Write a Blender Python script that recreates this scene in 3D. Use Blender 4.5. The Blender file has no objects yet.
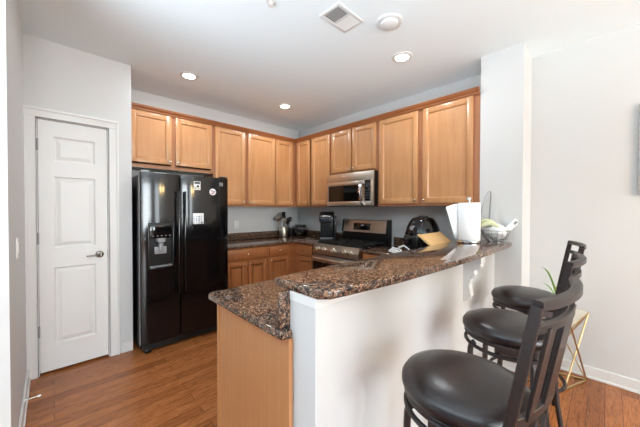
import bpy, bmesh, math, random
from mathutils import Vector, Matrix
random.seed(7)
C = bpy.context.scene
COL = C.collection
PI = math.pi

# ------------------------------------------------------------------ camera, world, big lights, exposure
F_PX, TH, PITCH, ROLL, CAM_H = 277.767, 0.8035, -0.0135, 0.002, 1.3622
def make_camera():
    c, s = math.cos(TH), math.sin(TH)
    F = Vector((c, s, 0)); R = Vector((s, -c, 0)); U = Vector((0, 0, 1))
    cp, sp = math.cos(PITCH), math.sin(PITCH)
    F, U = F*cp + U*sp, U*cp - F*sp
    cr, sr = math.cos(ROLL), math.sin(ROLL)
    R, U = R*cr + U*sr, U*cr - R*sr
    cam = bpy.data.cameras.new('camera'); o = bpy.data.objects.new('camera', cam); COL.objects.link(o)
    cam.sensor_width = 36; cam.lens = F_PX/640*36; cam.clip_start = 0.02
    m = Matrix.Identity(4)
    for i in range(3):
        m[i][0], m[i][1], m[i][2] = R[i], U[i], -F[i]
    m[0][3], m[1][3], m[2][3] = 0, 0, CAM_H
    o.matrix_world = m
    C.camera = o
make_camera()

def lin(r, g, b):
    f = lambda v: (v/255/12.92) if v/255 <= .04045 else ((v/255+.055)/1.055)**2.4
    return (f(r), f(g), f(b), 1)

w = bpy.data.worlds.new('world'); C.world = w; w.use_nodes = True
bg = w.node_tree.nodes['Background']
# daylight: dim sky and horizon; bright lower half added to light the ceiling
SKY, UPLIGHT = .40, 10.5
_n, _l = w.node_tree.nodes, w.node_tree.links
_tc = _n.new('ShaderNodeTexCoord'); _sx = _n.new('ShaderNodeSeparateXYZ'); _mr = _n.new('ShaderNodeMapRange')
_l.new(_tc.outputs['Generated'], _sx.inputs[0]); _l.new(_sx.outputs['Z'], _mr.inputs['Value'])
_mr.inputs['From Min'].default_value = -.42; _mr.inputs['From Max'].default_value = -.25
_mr.inputs['To Min'].default_value = UPLIGHT; _mr.inputs['To Max'].default_value = SKY
_l.new(_mr.outputs[0], bg.inputs[1])
bg.inputs[0].default_value = (0.75, 0.90, 1.0, 1)

def area(name, loc, rot, sx, sy, power, col=(1, 1, 1)):
    l = bpy.data.lights.new(name, 'AREA'); l.shape = 'RECTANGLE'; l.size = sx; l.size_y = sy
    l.energy = power; l.color = col
    o = bpy.data.objects.new(name, l); COL.objects.link(o); o.location = loc; o.rotation_euler = rot
    return o
WIN_W = 90
XW = -2.0        # no wall here: side left open to let world light in
# daylight lamps at windows added to the unseen living room (south wall)
for _x, _w, _k in ((-1.1, 1.15, 1.15), (.85, 1.25, 1.15), (2.6, .75, .5)):
    area('window_daylight', (_x, -7.38, 1.45), (PI/2, 0, 0), _w, 1.95, WIN_W*_w*_k, (.88, .96, 1))

C.view_settings.view_transform = 'Standard'; C.view_settings.look = 'None'
C.view_settings.exposure = 0.6; C.view_settings.gamma = 1.0; C.view_settings.use_curve_mapping = False
C.cycles.use_denoising = True
C.cycles.max_bounces = 10; C.cycles.diffuse_bounces = 6; C.cycles.glossy_bounces = 4
C.cycles.sample_clamp_indirect = 6; C.cycles.caustics_reflective = False; C.cycles.caustics_refractive = False

# ------------------------------------------------------------------ materials
def newmat(name):
    m = bpy.data.materials.new(name); m.use_nodes = True
    nt = m.node_tree
    return m, nt, nt.nodes['Principled BSDF']
def simple(name, col, rough=.5, metal=0, spec=.5, bump=0, bscale=40, coat=0, var=.03):
    m, nt, b = newmat(name)
    N, L = nt.nodes, nt.links
    tc = N.new('ShaderNodeTexCoord'); nz = N.new('ShaderNodeTexNoise'); nz.inputs['Scale'].default_value = bscale
    L.new(tc.outputs['Object'], nz.inputs['Vector'])
    mx = N.new('ShaderNodeMixRGB'); mx.blend_type = 'MULTIPLY'; mx.inputs[1].default_value = col
    rp = N.new('ShaderNodeValToRGB')
    rp.color_ramp.elements[0].color = (1-var*2, 1-var*2, 1-var*2, 1); rp.color_ramp.elements[1].color = (1, 1, 1, 1)
    L.new(nz.outputs['Fac'], rp.inputs[0]); L.new(rp.outputs[0], mx.inputs[2]); mx.inputs[0].default_value = 1
    L.new(mx.outputs[0], b.inputs['Base Color'])
    b.inputs['Roughness'].default_value = rough; b.inputs['Metallic'].default_value = metal
    b.inputs['Specular IOR Level'].default_value = spec; b.inputs['Coat Weight'].default_value = coat
    b.inputs['Coat Roughness'].default_value = .06
    if bump:
        bp = N.new('ShaderNodeBump'); bp.inputs['Strength'].default_value = bump; bp.inputs['Distance'].default_value = .002
        L.new(nz.outputs['Fac'], bp.inputs['Height']); L.new(bp.outputs[0], b.inputs['Normal'])
    return m
def emit(name, col, strength):
    m, nt, b = newmat(name)
    b.inputs['Base Color'].default_value = col
    b.inputs['Emission Color'].default_value = col; b.inputs['Emission Strength'].default_value = strength
    return m
def wood(name, c1, c2, rough=.35, grain=(45, 45, 2.2), coat=.15, axis=None, spec=.4):
    m, nt, b = newmat(name); N, L = nt.nodes, nt.links
    tc = N.new('ShaderNodeTexCoord'); mp = N.new('ShaderNodeMapping'); mp.inputs['Scale'].default_value = grain
    oi = N.new('ShaderNodeObjectInfo'); va = N.new('ShaderNodeVectorMath'); va.operation = 'ADD'
    ml = N.new('ShaderNodeVectorMath'); ml.operation = 'SCALE'; cb = N.new('ShaderNodeCombineXYZ')
    for i in range(3): L.new(oi.outputs['Random'], cb.inputs[i])
    L.new(cb.outputs[0], ml.inputs[0]); ml.inputs['Scale'].default_value = 13
    L.new(tc.outputs['Object'], va.inputs[0]); L.new(ml.outputs[0], va.inputs[1])
    L.new(va.outputs[0], mp.inputs['Vector'])
    n1 = N.new('ShaderNodeTexNoise'); n1.inputs['Scale'].default_value = 1; n1.inputs['Detail'].default_value = 5
    n1.inputs['Distortion'].default_value = .6
    L.new(mp.outputs[0], n1.inputs['Vector'])
    n2 = N.new('ShaderNodeTexNoise'); n2.inputs['Scale'].default_value = 3.5; L.new(va.outputs[0], n2.inputs['Vector'])
    ad = N.new('ShaderNodeMath'); ad.operation = 'MULTIPLY_ADD'; ad.inputs[1].default_value = .35
    L.new(n2.outputs['Fac'], ad.inputs[0])
    sc = N.new('ShaderNodeMath'); sc.operation = 'MULTIPLY'; sc.inputs[1].default_value = .65
    L.new(n1.outputs['Fac'], sc.inputs[0]); L.new(sc.outputs[0], ad.inputs[2])
    rp = N.new('ShaderNodeValToRGB'); rp.color_ramp.elements[0].position = .32; rp.color_ramp.elements[1].position = .68
    rp.color_ramp.elements[0].color = c1; rp.color_ramp.elements[1].color = c2
    L.new(ad.outputs[0], rp.inputs[0]); L.new(rp.outputs[0], b.inputs['Base Color'])
    b.inputs['Roughness'].default_value = rough; b.inputs['Coat Weight'].default_value = coat
    b.inputs['Coat Roughness'].default_value = .2; b.inputs['Specular IOR Level'].default_value = spec
    return m
def granite(name):
    m, nt, b = newmat(name); N, L = nt.nodes, nt.links
    tc = N.new('ShaderNodeTexCoord')
    nz = N.new('ShaderNodeTexNoise'); nz.inputs['Scale'].default_value = 22; nz.inputs['Detail'].default_value = 3
    L.new(tc.outputs['Object'], nz.inputs['Vector'])
    mv = N.new('ShaderNodeMixRGB'); mv.inputs[0].default_value = .012
    L.new(tc.outputs['Object'], mv.inputs[1]); L.new(nz.outputs['Color'], mv.inputs[2])
    v1 = N.new('ShaderNodeTexVoronoi'); v1.inputs['Scale'].default_value = 110; L.new(mv.outputs[0], v1.inputs['Vector'])
    v2 = N.new('ShaderNodeTexVoronoi'); v2.inputs['Scale'].default_value = 250; L.new(mv.outputs[0], v2.inputs['Vector'])
    s1 = N.new('ShaderNodeSeparateColor'); L.new(v1.outputs['Color'], s1.inputs[0])
    s2 = N.new('ShaderNodeSeparateColor'); L.new(v2.outputs['Color'], s2.inputs[0])
    def ramp(cols):
        r = N.new('ShaderNodeValToRGB'); r.color_ramp.interpolation = 'CONSTANT'
        e = r.color_ramp.elements
        e[0].position, e[0].color = cols[0]; e[1].position, e[1].color = cols[1]
        for p, c in cols[2:]:
            k = e.new(p); k.color = c
        return r
    r1 = ramp([(0, lin(18, 16, 17)), (.24, lin(84, 60, 48)), (.44, lin(132, 96, 74)), (.62, lin(98, 68, 54)), (.76, lin(164, 124, 98)), (.86, lin(28, 27, 31))])
    r2 = ramp([(0, lin(16, 15, 16)), (.32, lin(88, 66, 54)), (.56, lin(136, 102, 80)), (.75, lin(42, 38, 39)), (.92, lin(216, 194, 166))])
    L.new(s1.outputs[0], r1.inputs[0]); L.new(s2.outputs[1], r2.inputs[0])
    mx = N.new('ShaderNodeMixRGB'); mx.inputs[0].default_value = .42
    L.new(r1.outputs[0], mx.inputs[1]); L.new(r2.outputs[0], mx.inputs[2])
    L.new(mx.outputs[0], b.inputs['Base Color'])
    b.inputs['Roughness'].default_value = .035; b.inputs['Specular IOR Level'].default_value = .45
    return m
def floor_mat():
    m, nt, b = newmat('hardwood_planks'); N, L = nt.nodes, nt.links
    tc = N.new('ShaderNodeTexCoord')
    br = N.new('ShaderNodeTexBrick'); br.offset = .37; br.inputs['Scale'].default_value = 1
    br.inputs['Brick Width'].default_value = 1.15; br.inputs['Row Height'].default_value = .085
    br.inputs['Mortar Size'].default_value = .0011; br.inputs['Mortar Smooth'].default_value = .3; br.inputs['Bias'].default_value = 0
    br.inputs['Color1'].default_value = lin(146, 86, 46); br.inputs['Color2'].default_value = lin(180, 112, 62)
    br.inputs['Mortar'].default_value = lin(64, 32, 18)
    L.new(tc.outputs['Object'], br.inputs['Vector'])
    mp = N.new('ShaderNodeMapping'); mp.inputs['Scale'].default_value = (7, 62, 1); L.new(tc.outputs['Object'], mp.inputs['Vector'])
    nz = N.new('ShaderNodeTexNoise'); nz.inputs['Scale'].default_value = 1.3; nz.inputs['Detail'].default_value = 6; nz.inputs['Distortion'].default_value = 1.6
    L.new(mp.outputs[0], nz.inputs['Vector'])
    rp = N.new('ShaderNodeValToRGB'); rp.color_ramp.elements[0].position = .34; rp.color_ramp.elements[1].position = .56
    rp.color_ramp.elements[0].color = (.5, .43, .37, 1); rp.color_ramp.elements[1].color = (1.05, 1.05, 1.05, 1)
    L.new(nz.outputs['Fac'], rp.inputs[0])
    mx = N.new('ShaderNodeMixRGB'); mx.blend_type = 'MULTIPLY'; mx.inputs[0].default_value = .85
    L.new(br.outputs['Color'], mx.inputs[1]); L.new(rp.outputs[0], mx.inputs[2]); L.new(mx.outputs[0], b.inputs['Base Color'])
    b.inputs['Roughness'].default_value = .27; b.inputs['Specular IOR Level'].default_value = .45
    return m
def glass_mat(name, col=(1, 1, 1, 1)):
    m, nt, b = newmat(name)
    b.inputs['Base Color'].default_value = col; b.inputs['Transmission Weight'].default_value = 1
    b.inputs['Roughness'].default_value = .02; b.inputs['IOR'].default_value = 1.3
    return m

WALL = simple('wall_paint', lin(208, 208, 207), .75, spec=.2, bscale=3, var=.006)
CEIL = simple('ceiling_paint', lin(238, 247, 251), .9, spec=.1, bscale=3, var=.006)
TRIM = simple('trim_paint', lin(222, 221, 219), .4, spec=.4, bscale=5, var=.005)
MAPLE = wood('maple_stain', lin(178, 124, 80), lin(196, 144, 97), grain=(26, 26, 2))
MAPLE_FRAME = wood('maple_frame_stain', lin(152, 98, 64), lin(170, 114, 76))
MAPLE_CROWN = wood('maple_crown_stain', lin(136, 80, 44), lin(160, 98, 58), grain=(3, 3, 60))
MAPLE_SHADED = wood('maple_base_shaded', lin(156, 96, 57), lin(177, 115, 71))  # same maple darkened: shade on the lower cabinets put into the colour
PANEL = wood('maple_panel_stain', lin(170, 114, 72), lin(188, 134, 88), grain=(90, 90, 1.2), rough=.45)
INSIDE = simple('cabinet_interior', lin(70, 46, 30), .7)
LAMINATE = simple('cream_laminate', lin(226, 220, 208), .6)
GRAN = granite('speckled_brown_granite')
FLOOR = floor_mat()
BLACKGLOSS = simple('black_gloss_enamel', lin(14, 14, 16), .09, spec=.5, bump=.25, bscale=5)
BLACK = simple('black_plastic', lin(17, 17, 18), .3)
BLACKMATTE = simple('black_cast_iron', lin(20, 20, 20), .55)
DARKGLASS = simple('dark_oven_glass', lin(10, 10, 12), .05, spec=.6)
GREYPL = simple('grey_plastic', lin(150, 152, 155), .35)
STEEL = simple('brushed_stainless_steel', lin(206, 196, 184), .34, metal=1, bscale=60, var=.05)
NICKEL = simple('satin_nickel', lin(215, 208, 196), .25, metal=1)
CHROME = simple('polished_chrome', lin(225, 225, 228), .1, metal=1)
WIRE = simple('dull_chrome_wire', lin(165, 165, 168), .3, metal=1)
DARKCHROME = simple('dark_satin_nickel', lin(130, 127, 124), .25, metal=1)
GOLD = simple('brushed_gold', lin(206, 180, 132), .38, metal=1)
BRONZE = simple('dark_bronze_metal', lin(52, 45, 44), .42, metal=.35, spec=.5)
LEATHER = simple('dark_brown_leatherette', lin(34, 25, 25), .3, bump=.15, bscale=120, spec=.55)
PAPER = simple('white_paper', lin(244, 244, 244), .85, bscale=80, bump=.15)
WHITEPL = simple('white_plastic', lin(240, 240, 238), .4)
BEECH = wood('pale_beech', lin(200, 160, 108), lin(222, 184, 132), grain=(60, 60, 6))
BULB = emit('recessed_lamp_lens', (1, .97, .92, 1), 14)
WARM = emit('warm_bulb', (1, .72, .32, 1), 40)
GREEN = simple('leaf_green', lin(120, 160, 50), .4)
LEAFDARK = simple('leaf_tip_brown', lin(70, 60, 40), .5)
BANANA = simple('pale_green_banana', lin(212, 214, 172), .5)
POLY = simple('white_plastic_bag', lin(232, 234, 232), .35, bump=.6, bscale=40)
MARBLE = simple('pale_tabletop', lin(206, 196, 182), .25, bscale=7, var=.05)
CERAMIC = simple('white_ceramic', lin(235, 235, 232), .25)
CANVAS = simple('grey_canvas_print', lin(150, 152, 155), .7, bscale=6, var=.2)
GLASS = glass_mat('clear_glass')
DARKGREY = simple('dark_grey_print', lin(60, 60, 64), .5)
INK = simple('black_ink', lin(25, 25, 28), .6)
RED = simple('red_ink', lin(190, 70, 66), .6)
TAN = simple('tan_ink', lin(206, 200, 160), .6)
BLUEGREY = simple('blue_grey_ink', lin(150, 165, 190), .6)
FIXT = simple('white_fixture', lin(226, 226, 225), .5)
DUCT_SHADE = simple('duct_shade', lin(46, 46, 48), .8)

# ------------------------------------------------------------------ geometry helpers
class MB:
    def __init__(s): s.bm = bmesh.new()
    def box(s, x0, x1, y0, y1, z0, z1, bev=0, seg=2, sm=False):
        t = bmesh.new(); bmesh.ops.create_cube(t, size=1)
        for v in t.verts:
            v.co = Vector(((x0+x1)/2 + v.co.x*(x1-x0), (y0+y1)/2 + v.co.y*(y1-y0), (z0+z1)/2 + v.co.z*(z1-z0)))
        if bev: bmesh.ops.bevel(t, geom=list(t.edges), offset=min(bev, .49*min(x1-x0, y1-y0, z1-z0)), segments=seg, affect='EDGES', profile=.5)
        return s.add(t, None, sm)
    def add(s, t, mat=None, sm=False):
        for f in t.faces: f.smooth = sm
        if mat is not None: t.transform(mat)
        me = bpy.data.meshes.new('tmp'); t.to_mesh(me); t.free(); s.bm.from_mesh(me); bpy.data.meshes.remove(me)
        return s
    def lathe(s, prof, c=(0, 0, 0), n=32, axis='z', mat=None):
        t = bmesh.new(); rings = []
        for r, z in prof:
            if r < 1e-6: rings.append([t.verts.new((0, 0, z))])
            else: rings.append([t.verts.new((r*math.cos(2*PI*i/n), r*math.sin(2*PI*i/n), z)) for i in range(n)])
        for a, b in zip(rings, rings[1:]):
            for i in range(n):
                j = (i+1) % n
                if len(a) == 1 and len(b) == 1: continue
                if len(a) == 1: t.faces.new((a[0], b[j], b[i]))
                elif len(b) == 1: t.faces.new((a[i], a[j], b[0]))
                else: t.faces.new((a[i], a[j], b[j], b[i]))
        for rg in (rings[0], rings[-1]):
            if len(rg) > 1: t.faces.new(rg)
        bmesh.ops.recalc_face_normals(t, faces=list(t.faces))
        m = Matrix.Translation(c)
        if axis == 'x': m = m @ Matrix.Rotation(PI/2, 4, 'Y')
        if axis == 'y': m = m @ Matrix.Rotation(-PI/2, 4, 'X')
        if mat is not None: m = mat
        return s.add(t, m, True)
    def tube(s, pts, r, n=10, closed=False, cap=True, flat=None, up=None):
        """sweep a circle of radius r, or a rectangle flat=(w,h), along pts; up fixes the rectangle's h direction"""
        P = [Vector(p) for p in pts]; t = bmesh.new(); rings = []; m = len(P)
        ref = None
        for i, p in enumerate(P):
            if closed: d = P[(i+1) % m] - P[i-1]
            else: d = P[min(i+1, m-1)] - P[max(i-1, 0)]
            d.normalize()
            if up is not None: u = Vector(up); u = (u - d*u.dot(d)).normalized()
            else:
                if ref is None: ref = Vector((0, 0, 1)) if abs(d.z) < .9 else Vector((1, 0, 0))
                u = (ref - d*ref.dot(d)).normalized(); ref = u
            v = d.cross(u)
            rr = r[i] if isinstance(r, (list, tuple)) else r
            if flat:
                a, b = flat[0]/2, flat[1]/2; e = min(a, b)*.3
                sec = [(a, b-e), (a-e, b), (-a+e, b), (-a, b-e), (-a, -b+e), (-a+e, -b), (a-e, -b), (a, -b+e)]
                rings.append([t.verts.new(p + v*x + u*y) for x, y in sec])
            else:
                rings.append([t.verts.new(p + u*(rr*math.cos(2*PI*k/n)) + v*(rr*math.sin(2*PI*k/n))) for k in range(n)])
        K = len(rings[0])
        for i in range(m if closed else m-1):
            a, b = rings[i], rings[(i+1) % m]
            for k in range(K): t.faces.new((a[k], a[(k+1) % K], b[(k+1) % K], b[k]))
        if not closed and cap: t.faces.new(rings[0]); t.faces.new(rings[-1])
        bmesh.ops.recalc_face_normals(t, faces=list(t.faces))
        return s.add(t, None, not flat)
    def prism(s, poly, z0, z1, bev=0, mat=None, sm=False):
        t = bmesh.new(); f = t.faces.new([t.verts.new((x, y, z0)) for x, y in poly])
        r = bmesh.ops.extrude_face_region(t, geom=[f])
        for v in [g for g in r['geom'] if isinstance(g, bmesh.types.BMVert)]: v.co.z = z1
        bmesh.ops.recalc_face_normals(t, faces=list(t.faces))
        if bev:
            es = [e for e in t.edges if abs(e.verts[0].co.z - e.verts[1].co.z) < 1e-6]
            bmesh.ops.bevel(t, geom=es, offset=bev, segments=3, affect='EDGES', profile=.5)
        return s.add(t, mat, sm)
    def build(s, name, mat, parent=None, loc=(0, 0, 0), smooth=True):
        me = bpy.data.meshes.new(name); s.bm.to_mesh(me); s.bm.free()
        me.materials.append(mat)
        if smooth:
            try: me.set_sharp_from_angle(angle=math.radians(35))
            except Exception: pass
        o = bpy.data.objects.new(name, me); COL.objects.link(o); o.location = loc
        if parent: o.parent = parent
        return o
def tag(o, label=None, cat=None, group=None, kind=None):
    if label: o['label'] = label
    if cat: o['category'] = cat
    if group: o['group'] = group
    if kind: o['kind'] = kind
    return o
def thing(name, label, cat, loc=(0, 0, 0), rz=0, group=None):
    o = bpy.data.objects.new(name, None); COL.objects.link(o); o.location = loc; o.rotation_euler = (0, 0, rz)
    o.empty_display_size = .1
    return tag(o, label, cat, group)
def copy_tree(o, parent=None):
    c = o.copy(); COL.objects.link(c)
    if parent: c.parent = parent
    for ch in list(o.children): copy_tree(ch, c)
    return c
def struct(name, mb, mat, label=None):
    o = mb.build(name, mat, smooth=False); o['kind'] = 'structure'
    if label: o['label'] = label
    o['category'] = name.split('_')[0]
    return o
def B(*a, **k): return MB().box(*a, **k)

# ------------------------------------------------------------------ the room
XB, YA, YD, H = 3.1380, 3.7990, 3.1933, 2.74
XL, XDE = -0.1542, 0.5557
XC, YCN, YCF = 2.8015, 0.4926, 0.8123
YS = -7.5
struct('floor', B(XW, 3.3, YS-.15, 3.95, -.08, 0), FLOOR, 'red brown hardwood plank floor')
struct('ceiling', B(XW, 3.3, YS-.15, 3.95, H, H+.1), CEIL, 'pale grey painted ceiling')
struct('wall_back', B(XDE-.0, XB, YA, YA+.12, 0, H), WALL, 'white back wall behind the fridge and cabinets')
struct('wall_right', B(XB, XB+.12, YS, YA+.12, 0, H), WALL, 'white right wall')
m = MB()
DL, DR, DT = -0.088, 0.375, 2.10      # pantry door opening
m.box(XL-.1, DL, YD, YD+.12, 0, H); m.box(DR, XDE, YD, YD+.12, 0, H); m.box(DL, DR, YD, YD+.12, DT, H)
m.box(XDE-.12, XDE, YD+.12, YA+.12, 0, H)
struct('wall_pantry', m, WALL, 'white wall around the pantry door, turning into the fridge alcove')
struct('wall_left', B(XW, XL, 2.03, YD+.12, 0, H), WALL, 'white left wall, brightly lit on its near end')
struct('column', B(XC, XB, YCN, YCF, 0, H), WALL, 'white square column at the wall end of the raised bar')
m = MB()
wins = [(-1.7, -.5), (.2, 1.5), (2.2, 3.0)]  # unseen windows, added to supply daylight
x = XW
for a, b in wins: m.box(x, a, YS-.12, YS, 0, H); x = b
m.box(x, XB, YS-.12, YS, 0, H)
for a, b in wins: m.box(a, b, YS-.12, YS, 0, .45); m.box(a, b, YS-.12, YS, 2.45, H)
struct('wall_south', m, WALL, 'white unseen living room wall with three added windows')
for i, (a, b) in enumerate(wins):
    m = MB()
    for q in (a, b): m.box(q-.035, q+.035, YS-.02, YS+.03, .42, 2.48)
    for z in (.45, 1.45, 2.45): m.box(a, b, YS-.02, YS+.03, z-.03, z+.03)
    struct('window_%d' % (i+1), m, TRIM, 'white framed double hung window added in the unseen living room')

struct('wall_west', B(XW-.12, XW, YS, -3.6, 0, H), WALL, 'white unseen wall added to limit light from the open side')  # unseen; added to narrow the light entering from the open side
struct('wall_closet', B(DL-.1, DR+.1, YD+.14, YD+.18, 0, H-.01), WALL, 'panel added behind the pantry door to block light')  # added to stop world light leaking round the door

# half wall carrying the raised bar, with a cap moulding
HX, HY0, HY1, HZ = 0.645, 0.690, 0.829, 1.058
struct('wall_peninsula', B(HX, XC, HY0, HY1, 0, HZ), WALL, 'white half wall under the raised granite bar')
m = MB()
m.box(HX-.004, XC, HY0-.004, HY1, HZ-.035, HZ, bev=.002)
struct('trim_1', m, TRIM, 'white moulding under the bar top')

# baseboards
def base(name, segs, lab):
    m = MB()
    for (x0, y0, x1, y1, nx, ny) in segs:
        t, hh = .014, .095
        bx = [min(x0, x1, x0+nx*t, x1+nx*t), max(x0, x1, x0+nx*t, x1+nx*t)]; by = [min(y0, y1, y0+ny*t, y1+ny*t), max(y0, y1, y0+ny*t, y1+ny*t)]
        m.box(*bx, *by, 0, hh, bev=.004)
        t2 = .022; bx = [min(x0, x1, x0+nx*t2, x1+nx*t2), max(x0, x1, x0+nx*t2, x1+nx*t2)]; by = [min(y0, y1, y0+ny*t2, y1+ny*t2), max(y0, y1, y0+ny*t2, y1+ny*t2)]
        m.box(*bx, *by, 0, .02, bev=.006)
    return struct(name, m, TRIM, lab)
base('baseboard_left', [(XL, 2.03, XL, YD, 1, 0)], 'white baseboard along the left wall')
base('baseboard_pantry', [(.46, YD, XDE, YD, 0, -1)], 'white baseboard beside the pantry door')
base('baseboard_right', [(XB, YS, XB, YCN, -1, 0)], 'white baseboard along the right wall')
base('baseboard_column', [(XC, YCN, XB, YCN, 0, -1), (XC, YCN-.014, XC, HY0, -1, 0)], 'white baseboard round the column')
base('baseboard_peninsula', [(HX, HY0, XC-.02, HY0, 0, -1)], 'white baseboard along the half wall')

# pantry door
m = MB(); cy0, cy1 = YD-.018, YD
m.box(DL-.072, DL-.004, cy0, cy1, 0, DT+.004, bev=.003); m.box(DR+.004, DR+.076, cy0, cy1, 0, DT+.004, bev=.003)
m.box(DL-.072, DR+.076, cy0, cy1, DT+.004, DT+.075, bev=.003)
m.box(DL-.072, DL-.054, cy0-.008, cy0+.001, 0, DT+.056, bev=.003); m.box(DR+.058, DR+.076, cy0-.008, cy0+.001, 0, DT+.056, bev=.003)
m.box(DL-.073, DR+.077, cy0-.008, cy0+.001, DT+.057, DT+.076, bev=.003)
m.box(DL-.006, DL+.006, YD, YD+.12, 0, DT); m.box(DR-.006, DR+.006, YD, YD+.12, 0, DT); m.box(DL, DR, YD, YD+.12, DT-.004, DT+.006)
struct('trim_2', m, TRIM, 'white casing around the pantry door')
door = thing('door_1', 'narrow white three panel pantry door with lever handle', 'door', (DL+.009, YD+.008, .02)); door['kind'] = 'structure'
dw, dh = DR-DL-.018, DT-.02-.008
m = MB(); pans = [(.235, .875), (1.04, 1.635), (1.76, 1.965)]
px0, px1 = .088, dw-.085
m.box(0, px0, 0, .035, 0, dh); m.box(px1, dw, 0, .035, 0, dh)
z = 0
for a, b in [(p[0]-.02, p[1]-.02) for p in pans]:
    m.box(px0, px1, 0, .035, z, a); z = b
m.box(px0, px1, 0, .035, z, dh)
m.build('door_slab', TRIM, door, smooth=False)
for a, b in [(p[0]-.02, p[1]-.02) for p in pans]:
    t = bmesh.new()      # raised panel: sloped sides, flat centre
    def rect(i, y): return [t.verts.new(c) for c in ((px0+i, y, a+i), (px1-i, y, a+i), (px1-i, y, b-i), (px0+i, y, b-i))]
    rs = [rect(0, .001), rect(.012, .013), rect(.018, .013), rect(.046, .004)]
    for r0, r1 in zip(rs, rs[1:]):
        for i in range(4): t.faces.new((r0[i], r0[(i+1) % 4], r1[(i+1) % 4], r1[i]))
    t.faces.new(rs[-1]); bmesh.ops.recalc_face_normals(t, faces=list(t.faces))
    MB().add(t).build('raised_panel', TRIM, door, smooth=False)
hd = MB().lathe([(0, 0), (.028, 0), (.031, -.004), (.027, -.010), (.012, -.014), (.012, -.045), (0, -.045)][::-1], (dw-.058, 0, .935), axis='y').build('rosette', DARKCHROME, door)
l = MB(); l.tube([(dw-.058, -.04, .935), (dw-.075, -.048, .935), (dw-.10, -.048, .932), (dw-.135, -.046, .928), (dw-.155, -.046, .931)], [.009, .010, .008, .007, .006])
l.build('lever', DARKCHROME, hd)
MB().box(dw-.001, dw+.005, -.004, .02, .90, .975).build('strike_plate', DARKGREY, door)
for z in (.345, 1.105, 1.865):
    h = MB().box(-.012, .0, -.012, .002, z-.045, z+.045, bev=.002); h.lathe([(.006, -.048), (.006, .048)], (-.004, -.010, z), n=10)
    h.build('hinge', GREYPL, door)
ds = thing('door_stop', 'thin white tipped metal door stop on left baseboard', 'door stop', (XL+.014, 2.69, .085))
MB().lathe([(.011, 0), (.011, .006), (.004, .008), (.004, .062), (0, .062)], axis='x').build('rod', NICKEL, ds)
MB().lathe([(.007, .060), (.007, .074), (0, .076)], axis='x').build('tip', WHITEPL, ds)

# ------------------------------------------------------------------ cabinets
def knob_mb(): return MB().lathe([(0, -.024), (.006, -.024), (.0115, -.021), (.013, -.016), (.010, -.011), (.005, -.009), (.005, 0), (0, 0)], axis='y', n=16)
# local frame of a cabinet: x along its width, front faces -y at y=0, z up
def shaker(x0, x1, z0, z1, parent, mat, knob=None, raised=False, t=.02, mid=.055):
    m = MB(); f = mid
    m.box(x0, x0+f, -t, 0, z0, z1, bev=.0025); m.box(x1-f, x1, -t, 0, z0, z1, bev=.0025)
    m.box(x0+f, x1-f, -t+.0006, 0, z0, z0+f, bev=.002); m.box(x0+f, x1-f, -t+.0006, 0, z1-f, z1, bev=.002)
    m.box(x0+f, x1-f, -t*.42, 0, z0+f, z1-f)
    tb = bmesh.new()     # sticking profile round the panel
    a0, a1, b0, b1 = x0+f, x1-f, z0+f, z1-f
    def rect(i, y): return [tb.verts.new(c) for c in ((a0+i, y, b0+i), (a1-i, y, b0+i), (a1-i, y, b1-i), (a0+i, y, b1-i))]
    rs = [rect(0, -t+.001), rect(.010, -t*.42)]
    if raised: rs += [rect(.018, -t*.42), rect(.045, -t*.85), rect(.047, -t*.85)]
    for r0, r1 in zip(rs, rs[1:]):
        for i in range(4): tb.faces.new((r0[i], r0[(i+1) % 4], r1[(i+1) % 4], r1[i]))
    if raised: tb.faces.new(rs[-1])
    bmesh.ops.recalc_face_normals(tb, faces=list(tb.faces)); m.add(tb)
    d = m.build('door', mat, parent)
    if knob: knob_mb().build('knob', NICKEL, d, loc=(knob[0], -t, knob[1]))
    return d
def drawer(x0, x1, z0, z1, parent, mat):
    m = MB().box(x0, x1, -.02, 0, z0, z1, bev=.006, seg=2)
    d = m.build('drawer', mat, parent)
    knob_mb().build('knob', NICKEL, d, loc=((x0+x1)/2, -.02, (z0+z1)/2))
    return d
def carcass(w, d, z0, z1, parent, mat, stiles, rails, kick=False):
    """open-front box with a face frame: stiles = x ranges, rails = z ranges"""
    m = MB(); t = .018
    zz = z0 + (.10 if kick else 0)
    m.box(0, t, .018, d, zz, z1); m.box(w-t, w, .018, d, zz, z1); m.box(t, w-t, d-.008, d, zz, z1)
    m.box(t, w-t, .018, d-.008, zz, zz+t); m.box(t, w-t, .018, d-.008, z1-t, z1)
    if kick: m.box(.0, w, .07, .085, z0, zz)
    m.build('box', mat, parent, smooth=False)
    f = MB()
    for a, b in stiles: f.box(a, b, 0, .018, zz, z1)
    xs = [s for s in stiles]
    for a, b in rails:
        f.box(xs[0][1], xs[-1][0], .0005, .0185, a, b)
    f.build('face_frame', mat, parent, smooth=False)
UF = .33
ZU0, ZU1 = 1.405, 2.435
YU = YA - UF      # face plane of wall A uppers
XU = XB - UF      # face plane of wall B uppers
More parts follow.
